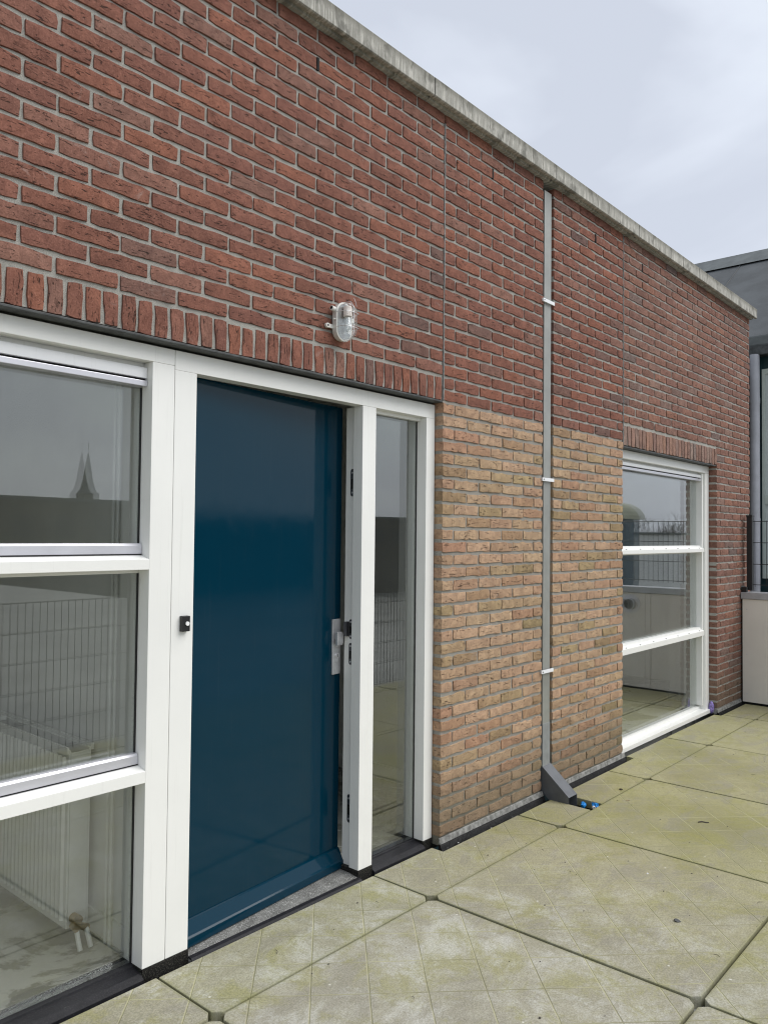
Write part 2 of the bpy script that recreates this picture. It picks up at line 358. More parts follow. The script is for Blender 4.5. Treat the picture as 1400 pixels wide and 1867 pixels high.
def prismX(bm, prof, x0, x1):      # prof: list of (y, z)
    a = [bm.verts.new((x0, y, z)) for y, z in prof]; b = [bm.verts.new((x1, y, z)) for y, z in prof]
    bm.faces.new(a); bm.faces.new(b[::-1])
    for i in range(len(prof)): bm.faces.new((a[i], b[i], b[(i+1) % len(prof)], a[(i+1) % len(prof)]))
def prismZ(bm, prof, z0, z1):      # prof: list of (x, y)
    a = [bm.verts.new((x, y, z0)) for x, y in prof]; b = [bm.verts.new((x, y, z1)) for x, y in prof]
    bm.faces.new(a); bm.faces.new(b[::-1])
    for i in range(len(prof)): bm.faces.new((a[i], b[i], b[(i+1) % len(prof)], a[(i+1) % len(prof)]))
def tube(bm, p, r, seg=10, cap=True):
    p = [Vector(q) for q in p]; rings = []
    for i, q in enumerate(p):
        d = (p[min(i+1, len(p)-1)]-p[max(i-1, 0)]).normalized()
        a = d.orthogonal().normalized() if i == 0 else (rings_a - d*rings_a.dot(d)).normalized()
        rings_a = a; b = d.cross(a); rr = r[i] if isinstance(r, (list, tuple)) else r
        rings.append([bm.verts.new(q+rr*(math.cos(2*math.pi*k/seg)*a+math.sin(2*math.pi*k/seg)*b)) for k in range(seg)])
    for A, B in zip(rings, rings[1:]):
        for k in range(seg): bm.faces.new((A[k], A[(k+1) % seg], B[(k+1) % seg], B[k]))
    if cap: bm.faces.new(rings[0][::-1]); bm.faces.new(rings[-1])
def TB(p, r, seg=10):
    bm = bmesh.new(); tube(bm, p, r, seg); return bm

# ---------------------------------------------------------------- bricks
HC = 0.0627; Z0 = 0.045
def rowz(n): return n*HC+Z0
def brick_data(L, h, d, rg, amp):
    nx, nz = (6 if L > 0.15 else 3), 2
    V = []; F = []
    ex = lambda: rg.uniform(-amp, amp)
    top = [ex()+rg.uniform(-amp, amp)*.6 for _ in range(nx+1)]; bot = [ex()*.8 for _ in range(nx+1)]; lef = [ex() for _ in range(nz+1)]; rig = [ex() for _ in range(nz+1)]
    tilt = rg.uniform(-amp, amp)*.5; skew = rg.uniform(-amp, amp)*.8
    g = {}
    for i in range(nx+1):
        for j in range(nz+1):
            u, w = i/nx, j/nz
            x = u*L; z = w*h; y = rg.uniform(-.0006, .0006)+tilt*(u-.5)
            if i == 0: x += lef[j]+.0006
            if i == nx: x += rig[j]-.0006
            if j == 0: z += bot[i]+.0004
            if j == nz: z += top[i]-.0004+skew*(u-.5)
            edge = (i in (0, nx)) or (j in (0, nz)); corner = (i in (0, nx)) and (j in (0, nz))
            if edge: y += .0016
            if corner:
                y += .0012; x += (.0014 if i == 0 else -.0014); z += (.0010 if j == 0 else -.0010)
            g[i, j] = len(V); V.append((x, y, z))
    for i in range(nx):
        for j in range(nz): F.append((g[i, j], g[i+1, j], g[i+1, j+1], g[i, j+1]))
    ring = [(i, 0) for i in range(nx+1)]+[(nx, j) for j in range(1, nz+1)]+[(i, nz) for i in range(nx-1, -1, -1)]+[(0, j) for j in range(nz-1, 0, -1)]
    a = [g[r] for r in ring]; n0 = len(V)
    for r in ring:
        x, y, z = V[g[r]]; V.append((min(max(x+(-.0012 if r[0] == 0 else .0012 if r[0] == nx else 0), -.002), L+.002), .005, z+(-.0010 if r[1] == 0 else .0010 if r[1] == nz else 0)))
    n1 = len(V)
    for r in ring: x, y, z = V[n0+ring.index(r)]; V.append((x, d, z))
    m = len(ring)
    for k in range(m):
        q = (k+1) % m
        F.append((a[k], n0+k, n0+q, a[q])); F.append((n0+k, n1+k, n1+q, n0+q))
    return V, F
rg = random.Random(3)
def family(L, h, amp, n): return [brick_data(L, h, 0.098, rg, amp) for _ in range(n)]
FAM = {('r', 1): family(.21, .0490, .0026, 14), ('r', 0): family(.10, .0490, .0026, 8), ('y', 1): family(.21, .0462, .0034, 14), ('y', 0): family(.10, .0462, .0034, 8)}
MESH = {}
def brick_mesh(kind, full, k, mat):
    key = (kind, full, k, mat.name)
    if key not in MESH:
        V, F = FAM[kind, full][k]
        me = bpy.data.meshes.new('brick'); me.from_pydata(V, [], F); me.materials.append(mat)
        for f in me.polygons: f.use_smooth = True
        me.set_sharp_from_angle(angle=R(40)); MESH[key] = me
    return MESH[key]
class Wall:
    def __init__(s, root): s.root = root; s.items = []
    def add(s, x, y, z, L, kind, mat, H=None, rot=0):
        """a brick with its lower left front corner at x, y, z; rot=1 stands it on its header end"""
        h0 = .0490 if kind == 'r' else .0462
        full = 1 if L > 0.15 else 0
        s.items.append((x, y+random.uniform(-.0022, .0016), z, L/(.21 if full else .10), kind, full, random.randrange(len(FAM[kind, full])), mat, (H or h0)/h0, rot))
    def build(s, limit=300):
        def score(it):
            a, b, d = px((it[0]+.08, it[1], it[2]+.03))
            if d < .1 or not (-25 < a < 1425 and -25 < b < 1892): return -1+0.001/max(abs(d), .1)
            return it[3]*(.21 if it[5] else .1)/d/d*abs((Vector((it[0], 0, it[2]))-CAM).normalized().y)
        s.items.sort(key=score, reverse=True)
        single = [i for i in s.items[:limit] if score(i) > 0]; rest = s.items[len(single):]
        for x, y, z, sx, kind, full, k, mat, sz, rot in single:
            o = bpy.data.objects.new('brick', brick_mesh(kind, full, k, mat)); COL.objects.link(o); o.parent = s.root
            o.location = Vector((x, y, z))-s.root.location; o.scale = (sx, 1, sz)
            if rot: o.rotation_euler = (0, -R(90), 0)
        bymat = {}
        for it in rest: bymat.setdefault(it[7].name, []).append(it)
        for mn, its in bymat.items():
            V = []; F = []; A = []
            for x, y, z, sx, kind, full, k, mat, sz, rot in its:
                v, f = FAM[kind, full][k]; n = len(V); r = random.random()
                for a, b, c in v:
                    a *= sx; c *= sz
                    if rot: a, c = -c, a
                    V.append((x+a, y+b, z+c))
                for q in f: F.append(tuple(n+i for i in q)); A.append(r)
            me = bpy.data.meshes.new('brickwork'); me.from_pydata(V, [], F); me.materials.append(bpy.data.materials[mn])
            at = me.attributes.new('rnd', 'FLOAT', 'FACE'); at.data.foreach_set('value', A)
            for f in me.polygons: f.use_smooth = True
            me.set_sharp_from_angle(angle=R(40))
            o = link('brickwork', me, s.root); o.location = -s.root.location; stuff(o)
def row(w, n, x0, x1, perps, kind, mat, gap=.0115, skip=()):
    z = rowz(n)+(.0018 if kind == 'r' else .0026)
    cuts = [x0-gap/2]+[p for p in perps if x0+.02 < p < x1-.02]+[x1+gap/2]
    for a, b in zip(cuts, cuts[1:]):
        g2 = gap/2+random.uniform(-.0010, .0014)
        L = b-a-2*g2+(random.uniform(-.001, .001))
        w.add(a+g2, 0, z+random.uniform(-.0010, .0010), L, kind, mat)
def P(base, par): return [base+.11*(par % 2)+.22*k for k in range(-40, 60)]

# --- section 1: red wall over the tall window and door (X -3.42 .. -0.004)
w1 = empty('brick_wall', (-1.7, 0, 2.17), 'red brick wall section above the open blue door and the large left window', 'brick wall')
W1 = Wall(w1)
for n in range(36, 57): row(W1, n, -4.4, -.005, P(0, n), 'r', m_red)
for n in range(0, 36): row(W1, n, -4.4, -3.42, P(0, n), 'r', m_redp)
for i in range(55):
    W1.add(-.0125-.0625*i, 0, rowz(34)+random.uniform(-.002, .001), .1115+random.uniform(-.003, .002), 'r', m_red, H=.0490, rot=1)
W1.build()
def core(parent, mat, *boxes):
    bm = bmesh.new()
    for b in boxes: box(bm, *b)
    return obj('mortar', bm, mat, parent)
Y0 = .0072
core(w1, m_mor_r, (-4.397, -.003, Y0, .24, 2.178, 3.611), (-4.397, -3.423, Y0, .24, 0.0, 2.178))
# --- section 2: middle part between the two movement joints, with the slot for the rainwater pipe
w2 = empty('brick_wall', (1.0, 0, 0), 'middle brick wall section, yellow below and red above, with the flat rainwater pipe in its slot', 'brick wall')
W2 = Wall(w2)
for n in range(0, 57):
    k = 'y' if n < 34 else 'r'; mt = m_yel if n < 34 else m_red; gp = .0095 if k == 'y' else .0115
    xa = 0.0 if n < 34 else .006
    row(W2, n, xa, .966, P(.0964, n+1+0) if n % 2 == 0 else P(.0964, 0), k, mt, gp)
    row(W2, n, 1.092, 2.053, P(.0964, 0) if n % 2 == 0 else P(.0964, 1), k, mt, gp)
W2.build()
core(w2, m_mor_y, (.0035, .963, Y0, .24, 0.0, rowz(34)-.002), (1.095, 2.050, Y0, .24, 0.0, rowz(34)-.002), (.963, 1.095, .100, .24, 0, rowz(34)-.002))
core(w2, m_mor_r, (.0075, .963, Y0, .24, rowz(34)-.002, 3.611), (1.095, 2.051, Y0, .24, rowz(34)-.002, 3.611), (.963, 1.095, .100, .24, rowz(34)-.002, 3.611))
# --- section 3: right part over and beside the far window
w3 = empty('brick_wall', (3.5, 0, 0), 'red brick wall section at the far right, over and beside the far window', 'brick wall')
W3 = Wall(w3); XE = 4.85; XO = 3.935
for n in range(0, 57):
    x0 = XO if n < 36 else 2.066
    row(W3, n, x0, XE, P(2.1564, n), 'r', m_redp)
for i in range(30):
    W3.add(2.066+.0625*(i+1)-.006, 0, 2.143+random.uniform(-.002, .001), .138, 'r', m_lime, H=.0515, rot=1)
W3.build()
core(w3, m_mor_r, (2.067, XE-.003, Y0, .24, 2.290, 3.611), (2.067, XO+.003, Y0, .24, 2.146, 2.290), (XO+.003, XE-.003, Y0, .24, 0.0, 2.290))
# movement joints
for xx, zb, nm in ((.001, 2.178, w2), (2.0595, 2.146, w3)):
    bm = bmesh.new(); zz = zb; pts = []
    while zz < 3.60:
        pts.append((xx+random.uniform(-.0016, .0016), .0030+random.uniform(-.001, .001), zz)); zz += .06
    tube(bm, pts, [random.uniform(.0036, .0055) for _ in pts], 6)
    o = obj('movement_joint', bm, m_strip, nm)
# open perpend vents
for x, n, nm in ((-.88, 54, w1), (.4264, 54, w2), (1.636, 54, w2), (2.376, 54, w3), (3.256, 54, w3), (4.136, 54, w3)):
    obj('vent_slot', BX(x-.006, x+.006, -.0005, .02, rowz(n)+.001, rowz(n)+.054), m_hole, nm)
# steel angle under the brick lintels
obj('lintel_angle', BX(-3.43, -.010, -.004, .060, 2.1640, 2.1725), m_lead, w1, bevel=.002)
obj('lintel_angle', BX(2.064, XO, .004, .080, 2.1315, 2.1405), m_lead, w3)

# --- coping
cp = empty('wall_coping', (1, 0, 3.6), 'weathered pale concrete coping along the top of the brick wall', 'coping')
js = [-4.85, -3.68, -2.51, -1.338, -.168, 1.005, 2.176, 3.345, 4.885]
CB, CT = 3.609, 3.702
for a, b in zip(js, js[1:]):
    dz = random.uniform(-.002, .002); bm = bmesh.new()
    prismX(bm, [(-.062, CB+.004), (-.055, CB), (-.040, CB), (-.038, CB+.010), (-.022, CB+.010), (-.020, CB), (.38, CB), (.38, CT+.015), (-.057, CT), (-.062, CT-.005)], a+.004, b-.004)
    o = obj('coping_stone', bm, m_coping, cp, bevel=.0015); o.location.z += dz
for x in js[1:-1]:
    obj('joint_filler', BX(x-.0045, x+.0045, -.056, .37, CB+.003, CT-.003), m_strip, cp)
roof = struct(obj('flat_roof', BX(-4.8, 4.8, .24, 5.2, 3.35, 3.5), m_roof))

# ---------------------------------------------------------------- left window + doorway frames
FY = .050
def post(name, x0, x1, z0, z1, parent, y0=FY, y1=.165, mat=None):
    return obj(name, BX(x0, x1, y0, y1, z0, z1), mat or m_white, parent, bevel=.0018)
wl = empty('window', (-2.4, .05, 0), 'tall white-framed window of three panes left of the blue door, radiator behind it', 'window')
GX0, GX1 = -3.33, -1.601
post('frame_post', GX1, -1.512, .031, 2.100, wl); post('frame_post', -3.42, GX0, .031, 2.100, wl)
post('frame_head', -3.42, -1.512, 2.1005, 2.1565, wl)
def transom(z0, zf, zb, parent, x0, x1, yb=.125, fy=FY, mat=None):
    bm = bmesh.new(); prismX(bm, [(fy, z0), (fy, zf), (yb-.028, zb), (yb+.04, zb), (yb+.04, z0-.014), (yb-.01, z0-.014), (yb-.012, z0)], x0, x1)
    return obj('transom', bm, mat or m_white, parent, bevel=.0015)
transom(1.382, 1.418, 1.431, wl, GX0, GX1); transom(.657, .697, .709, wl, GX0, GX1)
for z in (1.4315, .7095):
    bm = bmesh.new(); prismX(bm, [(.094, z+.0005), (.094, z+.033), (.100, z+.040), (.126, z+.040), (.126, z+.0005)], GX0+.002, GX1-.002)
    obj('sash_profile', bm, m_alu, wl, bevel=.001)
    obj('drain_slot', BX(GX0+.01, GX1-.003, .0925, .0939, z+.0008, z+.004), m_hole, wl)
def vent(parent, x0, x1, zt, y=.082, h=.085):
    # ventilation grille under the head
    obj('vent_grille', BX(x0, x1, y, .128, zt-h+.030, zt-.018), m_white2, parent, bevel=.002)
    obj('vent_shadow_gap', BX(x0, x1, y+.014, .127, zt-h+.021, zt-h+.030), m_hole, parent)
    obj('vent_lip', BX(x0, x1, y-.003, .129, zt-h+.001, zt-h+.021), m_alu, parent, bevel=.002)
    obj('vent_rail', BX(x0, x1, y+.022, .130, zt-.018, zt), m_white, parent)
vent(wl, GX0+.001, GX1-.001, 2.100)
def pane(name, x0, x1, z0, z1, parent, y=.118):
    bm = bmesh.new()       # the inner sheet of the double glazing is never quite parallel to the outer one
    for v in box(bm, x0, x1, y, y+.022, z0, z1):
        if v.co.y > y+.01: v.co.y += .0030*(v.co.x-(x0+x1)/2)/.85
    return obj(name, bm, m_glass, parent)
for a, b in ((1.4718, 2.0145), (.7498, 1.3675), (.034, .6425)):
    pane('pane', GX0+.0005, GX1-.0005, a, b, wl)
    bm = bmesh.new()
    for x in (GX0+.001, GX1-.0065): box(bm, x, x+.0055, .1125, .1175, a, b)
    obj('glazing_seal', bm, m_black, wl)
# doorway
dw = empty('doorway', (-.72, .05, 0), 'white wooden doorway frame with a narrow glazed sidelight, around the open blue door', 'doorway')
post('frame_post', -1.510, -1.418, .031, 2.0865, dw)
bm = bmesh.new(); prismZ(bm, [(-.530, FY), (-.441, FY), (-.441, .165), (-.515, .165), (-.515, .108), (-.530, .106)], .031, 2.0865)
obj('frame_post', bm, m_white, dw, bevel=.0015)
post('frame_post', -.0705, -.004, .031, 2.0865, dw)
bm = bmesh.new(); prismX(bm, [(FY, 2.087), (FY, 2.1565), (.165, 2.1565), (.165, 2.101), (.108, 2.101), (.106, 2.087)], -1.510, -.004)
obj('frame_head', bm, m_white, dw, bevel=.0015)
obj('frame_bead', BX(-.4405, -.0709, .088, .112, 2.071, 2.0866), m_white, dw)
sl = pane('sidelight_pane', -.4405, -.0710, .034, 2.0708, dw, .112)
bm = bmesh.new()
for x in (-.440, -.0765): box(bm, x, x+.005, .1068, .1115, .034, 2.07)
obj('glazing_seal', bm, m_black, dw)
# hardstone blocks, sills, threshold
for x0, x1, pr in ((-3.42, GX0, wl), (GX1, -1.512, wl), (-1.5105, -1.4175, dw), (-.530, -.4405, dw), (-.0705, -.0035, dw)):
    obj('plinth_block', BX(x0-.001, x1+.001, FY-.003, .166, -.04, .0305), m_neut, pr, bevel=.0015)
def sill(x0, x1, parent):
    bm = bmesh.new(); prismX(bm, [(.034, -.04), (.034, .004), (.056, .018), (.098, .024), (.100, .031), (.166, .0335), (.166, -.04)], x0, x1)
    obj('stone_sill', bm, m_sill, parent, bevel=.0012)
sill(GX0+.001, GX1-.001, wl); sill(-.4395, -.0715, dw)
bm = bmesh.new(); prismX(bm, [(.026, -.04), (.026, .000), (.048, .003), (.105, .010), (.30, .010), (.30, -.04)], -1.4165, -.531)
obj('threshold', bm, m_thr, dw, bevel=.0015)
bm = bmesh.new(); prismX(bm, [(.021, -.04), (.0205, -.004), (.030, .0035), (.047, .006), (.047, .001), (.0265, -.002), (.0265, -.04)], -1.4165, -.531)
obj('threshold_edge', bm, m_sill, dw)
# strike plates on the rebate (face X = -0.515)
def strike(zc, h, box_h=0.0):
    root = bmesh.new(); w = .011
    prof = [(.123+w*math.cos(a), zc+s*(h/2-w)+w*math.sin(a)) for s, rngs in ((1, range(0, 7)), (-1, range(6, 13))) for a in [math.pi*q/6 for q in rngs]]
    a = [root.verts.new((-.5168, y, z)) for y, z in prof]; b = [root.verts.new((-.5150, y, z)) for y, z in prof]
    root.faces.new(a); root.faces.new(b[::-1])
    for i in range(len(prof)): root.faces.new((a[i], b[i], b[(i+1) % len(prof)], a[(i+1) % len(prof)]))
    o = obj('strike_plate', root, m_dsteel, dw)
    s1 = obj('bolt_hole', BX(-.5174, -.5166, .115, .131, zc-h*.22, zc+h*.14), m_hole, o)
    for zz in (zc+h*.36, zc-h*.36):
        obj('screw', TB([(-.5185, .123, zz), (-.5160, .123, zz)], .0045, 8), m_steel, o)
    if box_h: obj('latch_keep', BX(-.5330, -.5170, .134, .152, zc-box_h/2, zc+box_h/2), m_dsteel, o, bevel=.001)
strike(1.744, .125); strike(1.083, .088, .066); strike(.972, .098); strike(.283, .125)
# ---------------------------------------------------------------- blue door leaf, open about five degrees inwards
HX, HY, ANG = -1.4275, .113, R(5.0)
dl = bpy.data.objects.new('blue_door', None); COL.objects.link(dl); dl.location = (HX, HY, 0); dl.rotation_euler = (0, 0, ANG)
dl['label'] = 'glossy dark blue door standing slightly open in the white doorway'; dl['category'] = 'door'
def dobj(name, bm, mat, parent=dl, **k):
    o = obj(name, bm, mat, None, **k); o.parent = parent; return o
DWd = .918
dobj('leaf', BX(0, DWd, 0, .054, .004, 2.090), m_blue, bevel=.002)
bm = bmesh.new(); prismX(bm, [(-.0003, .098), (-.010, .095), (-.032, .052), (-.038, .046), (-.038, .016), (-.031, .008), (-.0003, .010)], .010, DWd-.004)
dobj('weather_board', bm, m_blue, bevel=.0012)
ph = dobj('lock_plate', BX(DWd-.062, DWd-.006, -.009, -.0004, .878, 1.126), m_steel, bevel=.002)
bm = bmesh.new(); prof = [(-.018, .030), (.014, .030), (.022, .020), (.022, -.020), (.014, -.030), (-.018, -.030)]
cx, cz = DWd-.034, 1.040
a = [bm.verts.new((cx-.008+q[0], -.036, cz+q[1])) for q in prof]; b = [bm.verts.new((cx-.008+q[0]*1.0, -.021, cz+q[1])) for q in prof]
bm.faces.new(a); bm.faces.new(b[::-1])
for i in range(6): bm.faces.new((a[i], b[i], b[(i+1) % 6], a[(i+1) % 6]))
kn = obj('knob', bm, m_steel, None, bevel=.003); kn.parent = ph
nk = obj('knob_neck', TB([(cx, -.0215, cz), (cx, -.0085, cz)], .011, 12), m_steel, None); nk.parent = ph
bm = bmesh.new(); tube(bm, [(cx, -.016, .962), (cx, -.0085, .962)], .0105, 14); box(bm, cx-.005, cx+.005, -.014, -.0085, .935, .960)
kc = obj('lock_cylinder', bm, m_steel, None); kc.parent = ph
kh = obj('keyhole', BX(cx-.0012, cx+.0012, -.0166, -.0158, .956, .968), m_hole, None); kh.parent = ph

# doorbell
db = empty('doorbell', (-1.459, .05, 1.187), 'small black doorbell with a white round button on the white door post', 'doorbell')
obj('bell_body', BX(-1.475, -1.443, .031, .0497, 1.160, 1.215), m_black, db, bevel=.002)
obj('bell_button', TB([(-1.456, .0265, 1.188), (-1.456, .0308, 1.188)], .0075, 20), m_white_d, db)

# ---------------------------------------------------------------- far window
wr = empty('window', (3.0, .07, 0), 'white-framed window of three panes with a roller vent in the far right wall', 'window')
F2 = .068; A0, A1 = 2.145, 3.845
def post2(name, *a): return obj(name, BX(*a), m_white, wr, bevel=.003)
post2('frame_post', 2.07, A0, F2, .18, .02, 2.068); post2('frame_post', A1, XO-.004, F2, .18, .02, 2.068)
post2('frame_post', A1-.030, A1-.0005, F2+.018, .18, .078, 2.068)
post2('frame_head', 2.07, XO-.004, F2, .18, 2.0685, 2.130)
vent(wr, A0+.001, A1-.031, 2.068, .095, .072)
G2 = .135
def transom2(z0, z1):
    bm = bmesh.new(); prismX(bm, [(F2, z0), (F2, z1-.028), (F2+.012, z1-.020), (F2+.03, z1-.016), (F2+.032, z1), (.175, z1), (.175, z0-.01), (.125, z0-.01), (.123, z0)], A0+.0005, A1-.0305)
    o = obj('transom', bm, m_white, wr, bevel=.0015)
    n = 7
    for i in range(n):
        x = A0+.13+(A1-A0-.25)*i/(n-1)
        obj('drain_hole', BX(x-.007, x+.007, F2+.006, F2+.014, z1-.0258, z1-.0200), m_hole, o)
transom2(1.388, 1.444); transom2(.676, .744)
bm = bmesh.new(); prismX(bm, [(.050, .006), (.050, .038), (.112, .044), (.114, .064), (.175, .065), (.175, .006)], 2.070, A1-.0305+.10)
obj('white_sill', bm, m_white, wr, bevel=.002)
for a, b in ((1.4445, 1.9965), (.7445, 1.3775), (.0675, .6655)):
    pane('pane', A0+.001, A1-.031, a, b, wr, G2)
ps = obj('sealant_blob', (lambda bm: (bmesh.ops.create_icosphere(bm, subdivisions=3, radius=1), bm)[1])(bmesh.new()), m_purple, None, smooth=True)
for v in ps.data.vertices: v.co *= 1+.12*math.sin(9*v.co.x+5*v.co.z)*math.cos(7*v.co.y)
ps.scale = (.018, .022, .052); ps.location = (3.918, .045, .052)
tag(ps, 'blob of purple sealing foam at the foot of the far window frame', 'sealant')

# ---------------------------------------------------------------- lamp
LX, LZ = -.742, 2.403
lamp = empty('wall_lamp', (LX, 0, LZ), 'oval bulkhead lamp with clear glass and wire guard on the red bricks', 'lamp')
def capsule(a, h, n=10):      # outline in x,z: half width a, half height h
    o = []
    for k in range(n+1): t = math.pi*k/n; o.append((a*math.cos(t), h-a+a*math.sin(t)))
    for k in range(n+1): t = math.pi+math.pi*k/n; o.append((a*math.cos(t), -(h-a)+a*math.sin(t)))
    return o
def loft(bm, secs, cap0=True, cap1=True):   # secs: list of (y, a, h)
    rings = []
    for y, a, h in secs: rings.append([bm.verts.new((LX+x, y, LZ+z)) for x, z in capsule(a, h)])
    n = len(rings[0])
    for A, B in zip(rings, rings[1:]):
        for k in range(n): bm.faces.new((A[k], B[k], B[(k+1) % n], A[(k+1) % n]))
    if cap0: bm.faces.new(rings[0])
    if cap1: bm.faces.new(rings[-1][::-1])
bm = bmesh.new(); loft(bm, [(-.0015, .040, .076), (-.012, .044, .080), (-.026, .046, .082), (-.028, .047, .083), (-.034, .047, .083), (-.034, .042, .078)])
obj('lamp_base', bm, m_lampw, lamp, smooth=True)
bm = bmesh.new(); loft(bm, [(-.034, .0415, .0775), (-.055, .041, .077), (-.068, .038, .073), (-.078, .031, .066), (-.083, .019, .050), (-.0845, .006, .030)], False, True)
obj('lamp_glass', bm, m_lens, lamp, smooth=True)
obj('reflector', (lambda b: (loft(b, [(-.0345, .040, .076), (-.0352, .040, .076)]), b)[1])(bmesh.new()), simple('reflector_silver', (0.40, .41, .41), .25, .7, var=.02), lamp)
bm = bmesh.new(); tube(bm, [(LX, -.052, LZ+.062), (LX, -.052, LZ+.058), (LX, -.052, LZ+.020)], [.016, .018, .018], 16)
obj('lamp_socket', bm, m_ceram, lamp, smooth=True)
bm = bmesh.new(); tube(bm, [(LX, -.052, LZ+.02), (LX, -.052, LZ+.005), (LX, -.052, LZ-.012), (LX, -.052, LZ-.030), (LX, -.052, LZ-.045), (LX, -.052, LZ-.050)], [.011, .013, .020, .0225, .014, .004], 16)
obj('bulb', bm, m_bulb, lamp, smooth=True)
for zz in (.034, -.028):
    bm = bmesh.new(); tube(bm, [(LX-.049, -.030, LZ+zz), (LX-.047, -.060, LZ+zz), (LX-.038, -.080, LZ+zz), (LX, -.089, LZ+zz), (LX+.038, -.080, LZ+zz), (LX+.047, -.060, LZ+zz), (LX+.049, -.030, LZ+zz)], .0013, 6); obj('wire_guard', bm, m_steel, lamp)
bm = bmesh.new(); tube(bm, [(LX, -.030, LZ+.084), (LX, -.070, LZ+.080), (LX, -.088, LZ+.055), (LX, -.089, LZ-.055), (LX, -.070, LZ-.080), (LX, -.030, LZ-.084)], .0013, 6)
obj('wire_guard', bm, m_steel, lamp)
bm = bmesh.new(); box(bm, LX-.074, LX-.04, -.012, -.003, LZ-.032, LZ-.016); tube(bm, [(LX-.075, -.013, LZ-.024), (LX-.075, -.002, LZ-.024)], .010, 14)
lg = obj('mounting_lug', bm, m_lampw, lamp); obj('screw_hole', TB([(LX-.075, -.0142, LZ-.024), (LX-.075, -.0128, LZ-.024)], .004, 10), m_hole, lg)
bm = bmesh.new(); box(bm, LX+.04, LX+.074, -.012, -.003, LZ+.016, LZ+.032); tube(bm, [(LX+.075, -.013, LZ+.024), (LX+.075, -.002, LZ+.024)], .010, 14)
obj('mounting_lug', bm, m_lampw, lamp)
cg = obj('cable_gland', TB([(LX-.064, -.020, LZ+.050), (LX-.038, -.020, LZ+.046)], .010, 14), m_lampw, lamp)
obj('gland_opening', TB([(LX-.0655, -.0202, LZ+.0502), (LX-.0632, -.020, LZ+.0499)], .0066, 12), m_hole, cg)
obj('clamp_screw', TB([(LX-.057, -.026, LZ+.004), (LX-.040, -.026, LZ+.006)], .0035, 8), m_lampw, lamp)
obj('wire_end', TB([(LX+.018, -.086, LZ+.060), (LX+.010, -.088, LZ+.076), (LX+.004, -.084, LZ+.094)], .0012, 6), m_steel, lamp)

# ---------------------------------------------------------------- rainwater pipe in its slot
rp = empty('downpipe', (1.025, .04, 0), 'flat grey rainwater pipe in a slot in the wall, with angled shoe', 'downpipe')
PX0, PX1, PY0, PY1 = .983, 1.064, .004, .084
obj('pipe', BX(PX0, PX1, PY0, PY1, .130, 3.560), m_zinc, rp, bevel=.003)
obj('pipe_sleeve', BX(PX0-.0020, PX1+.0020, PY0-.0022, PY1, .170, .420), simple('dull_grey_sleeve', (0.25, 0.262, 0.268), 0.45, 0.1), rp, bevel=.002)
SX0, SX1 = PX0-.004, PX1+.012
def shoe():
    bm = bmesh.new(); pr = [(.084, .205), (.0035, .178), (-.168, .034), (-.168, -.044), (-.104, -.050), (.084, .09)]
    prismX(bm, pr, SX0, SX1)
    for f in list(bm.faces):
        if all(abs(v.co.y+.168) < 1e-5 for v in f.verts): bm.faces.remove(f)
    return bm
sh = obj('outlet_shoe', shoe(), m_zincd, rp)
so = sh.modifiers.new('thick', 'SOLIDIFY'); so.thickness = .003; so.offset = -1
for z in (2.896, 1.842, .724):
    b = obj('pipe_clip', BX(PX0-.036, PX1+.016, -.0115, -.0055, z-.010, z+.010), m_white2, rp, bevel=.001)
    obj('clip_screw', TB([(PX0-.024, -.0135, z), (PX0-.024, -.0110, z)], .0035, 8), m_hole, b)
    obj('clip_leg', BX(PX0-.034, PX0-.018, -.0056, .0005, z-.009, z+.009), m_white2, b)

# ---------------------------------------------------------------- terrace
tf = struct(obj('terrace_floor', BX(-6, 4.60, -2.74, .034, -.30, -.052), m_bit))
CXS = [-.46+1.1*k for k in range(-5, 5)]
def poly(pts, parent):
    bm = bmesh.new(); prismZ(bm, pts, -.046, random.uniform(-.0025, .0020))
    o = obj('paving_slab', bm, m_slab, parent, bevel=.0035)
    return o
J = .0052; C = .026
def chamf(x0, x1, y0, y1, c=(1, 1, 1, 1)):
    # corners in order (x0,y0),(x1,y0),(x1,y1),(x0,y1)
    p = []
    p += [(x0, y0+C), (x0+C, y0)] if c[0] else [(x0, y0)]
    p += [(x1-C, y0), (x1, y0+C)] if c[1] else [(x1, y0)]
    p += [(x1, y1-C), (x1-C, y1)] if c[2] else [(x1, y1)]
    p += [(x0+C, y1), (x0, y1-C)] if c[3] else [(x0, y1)]
    return p
XR = 4.555
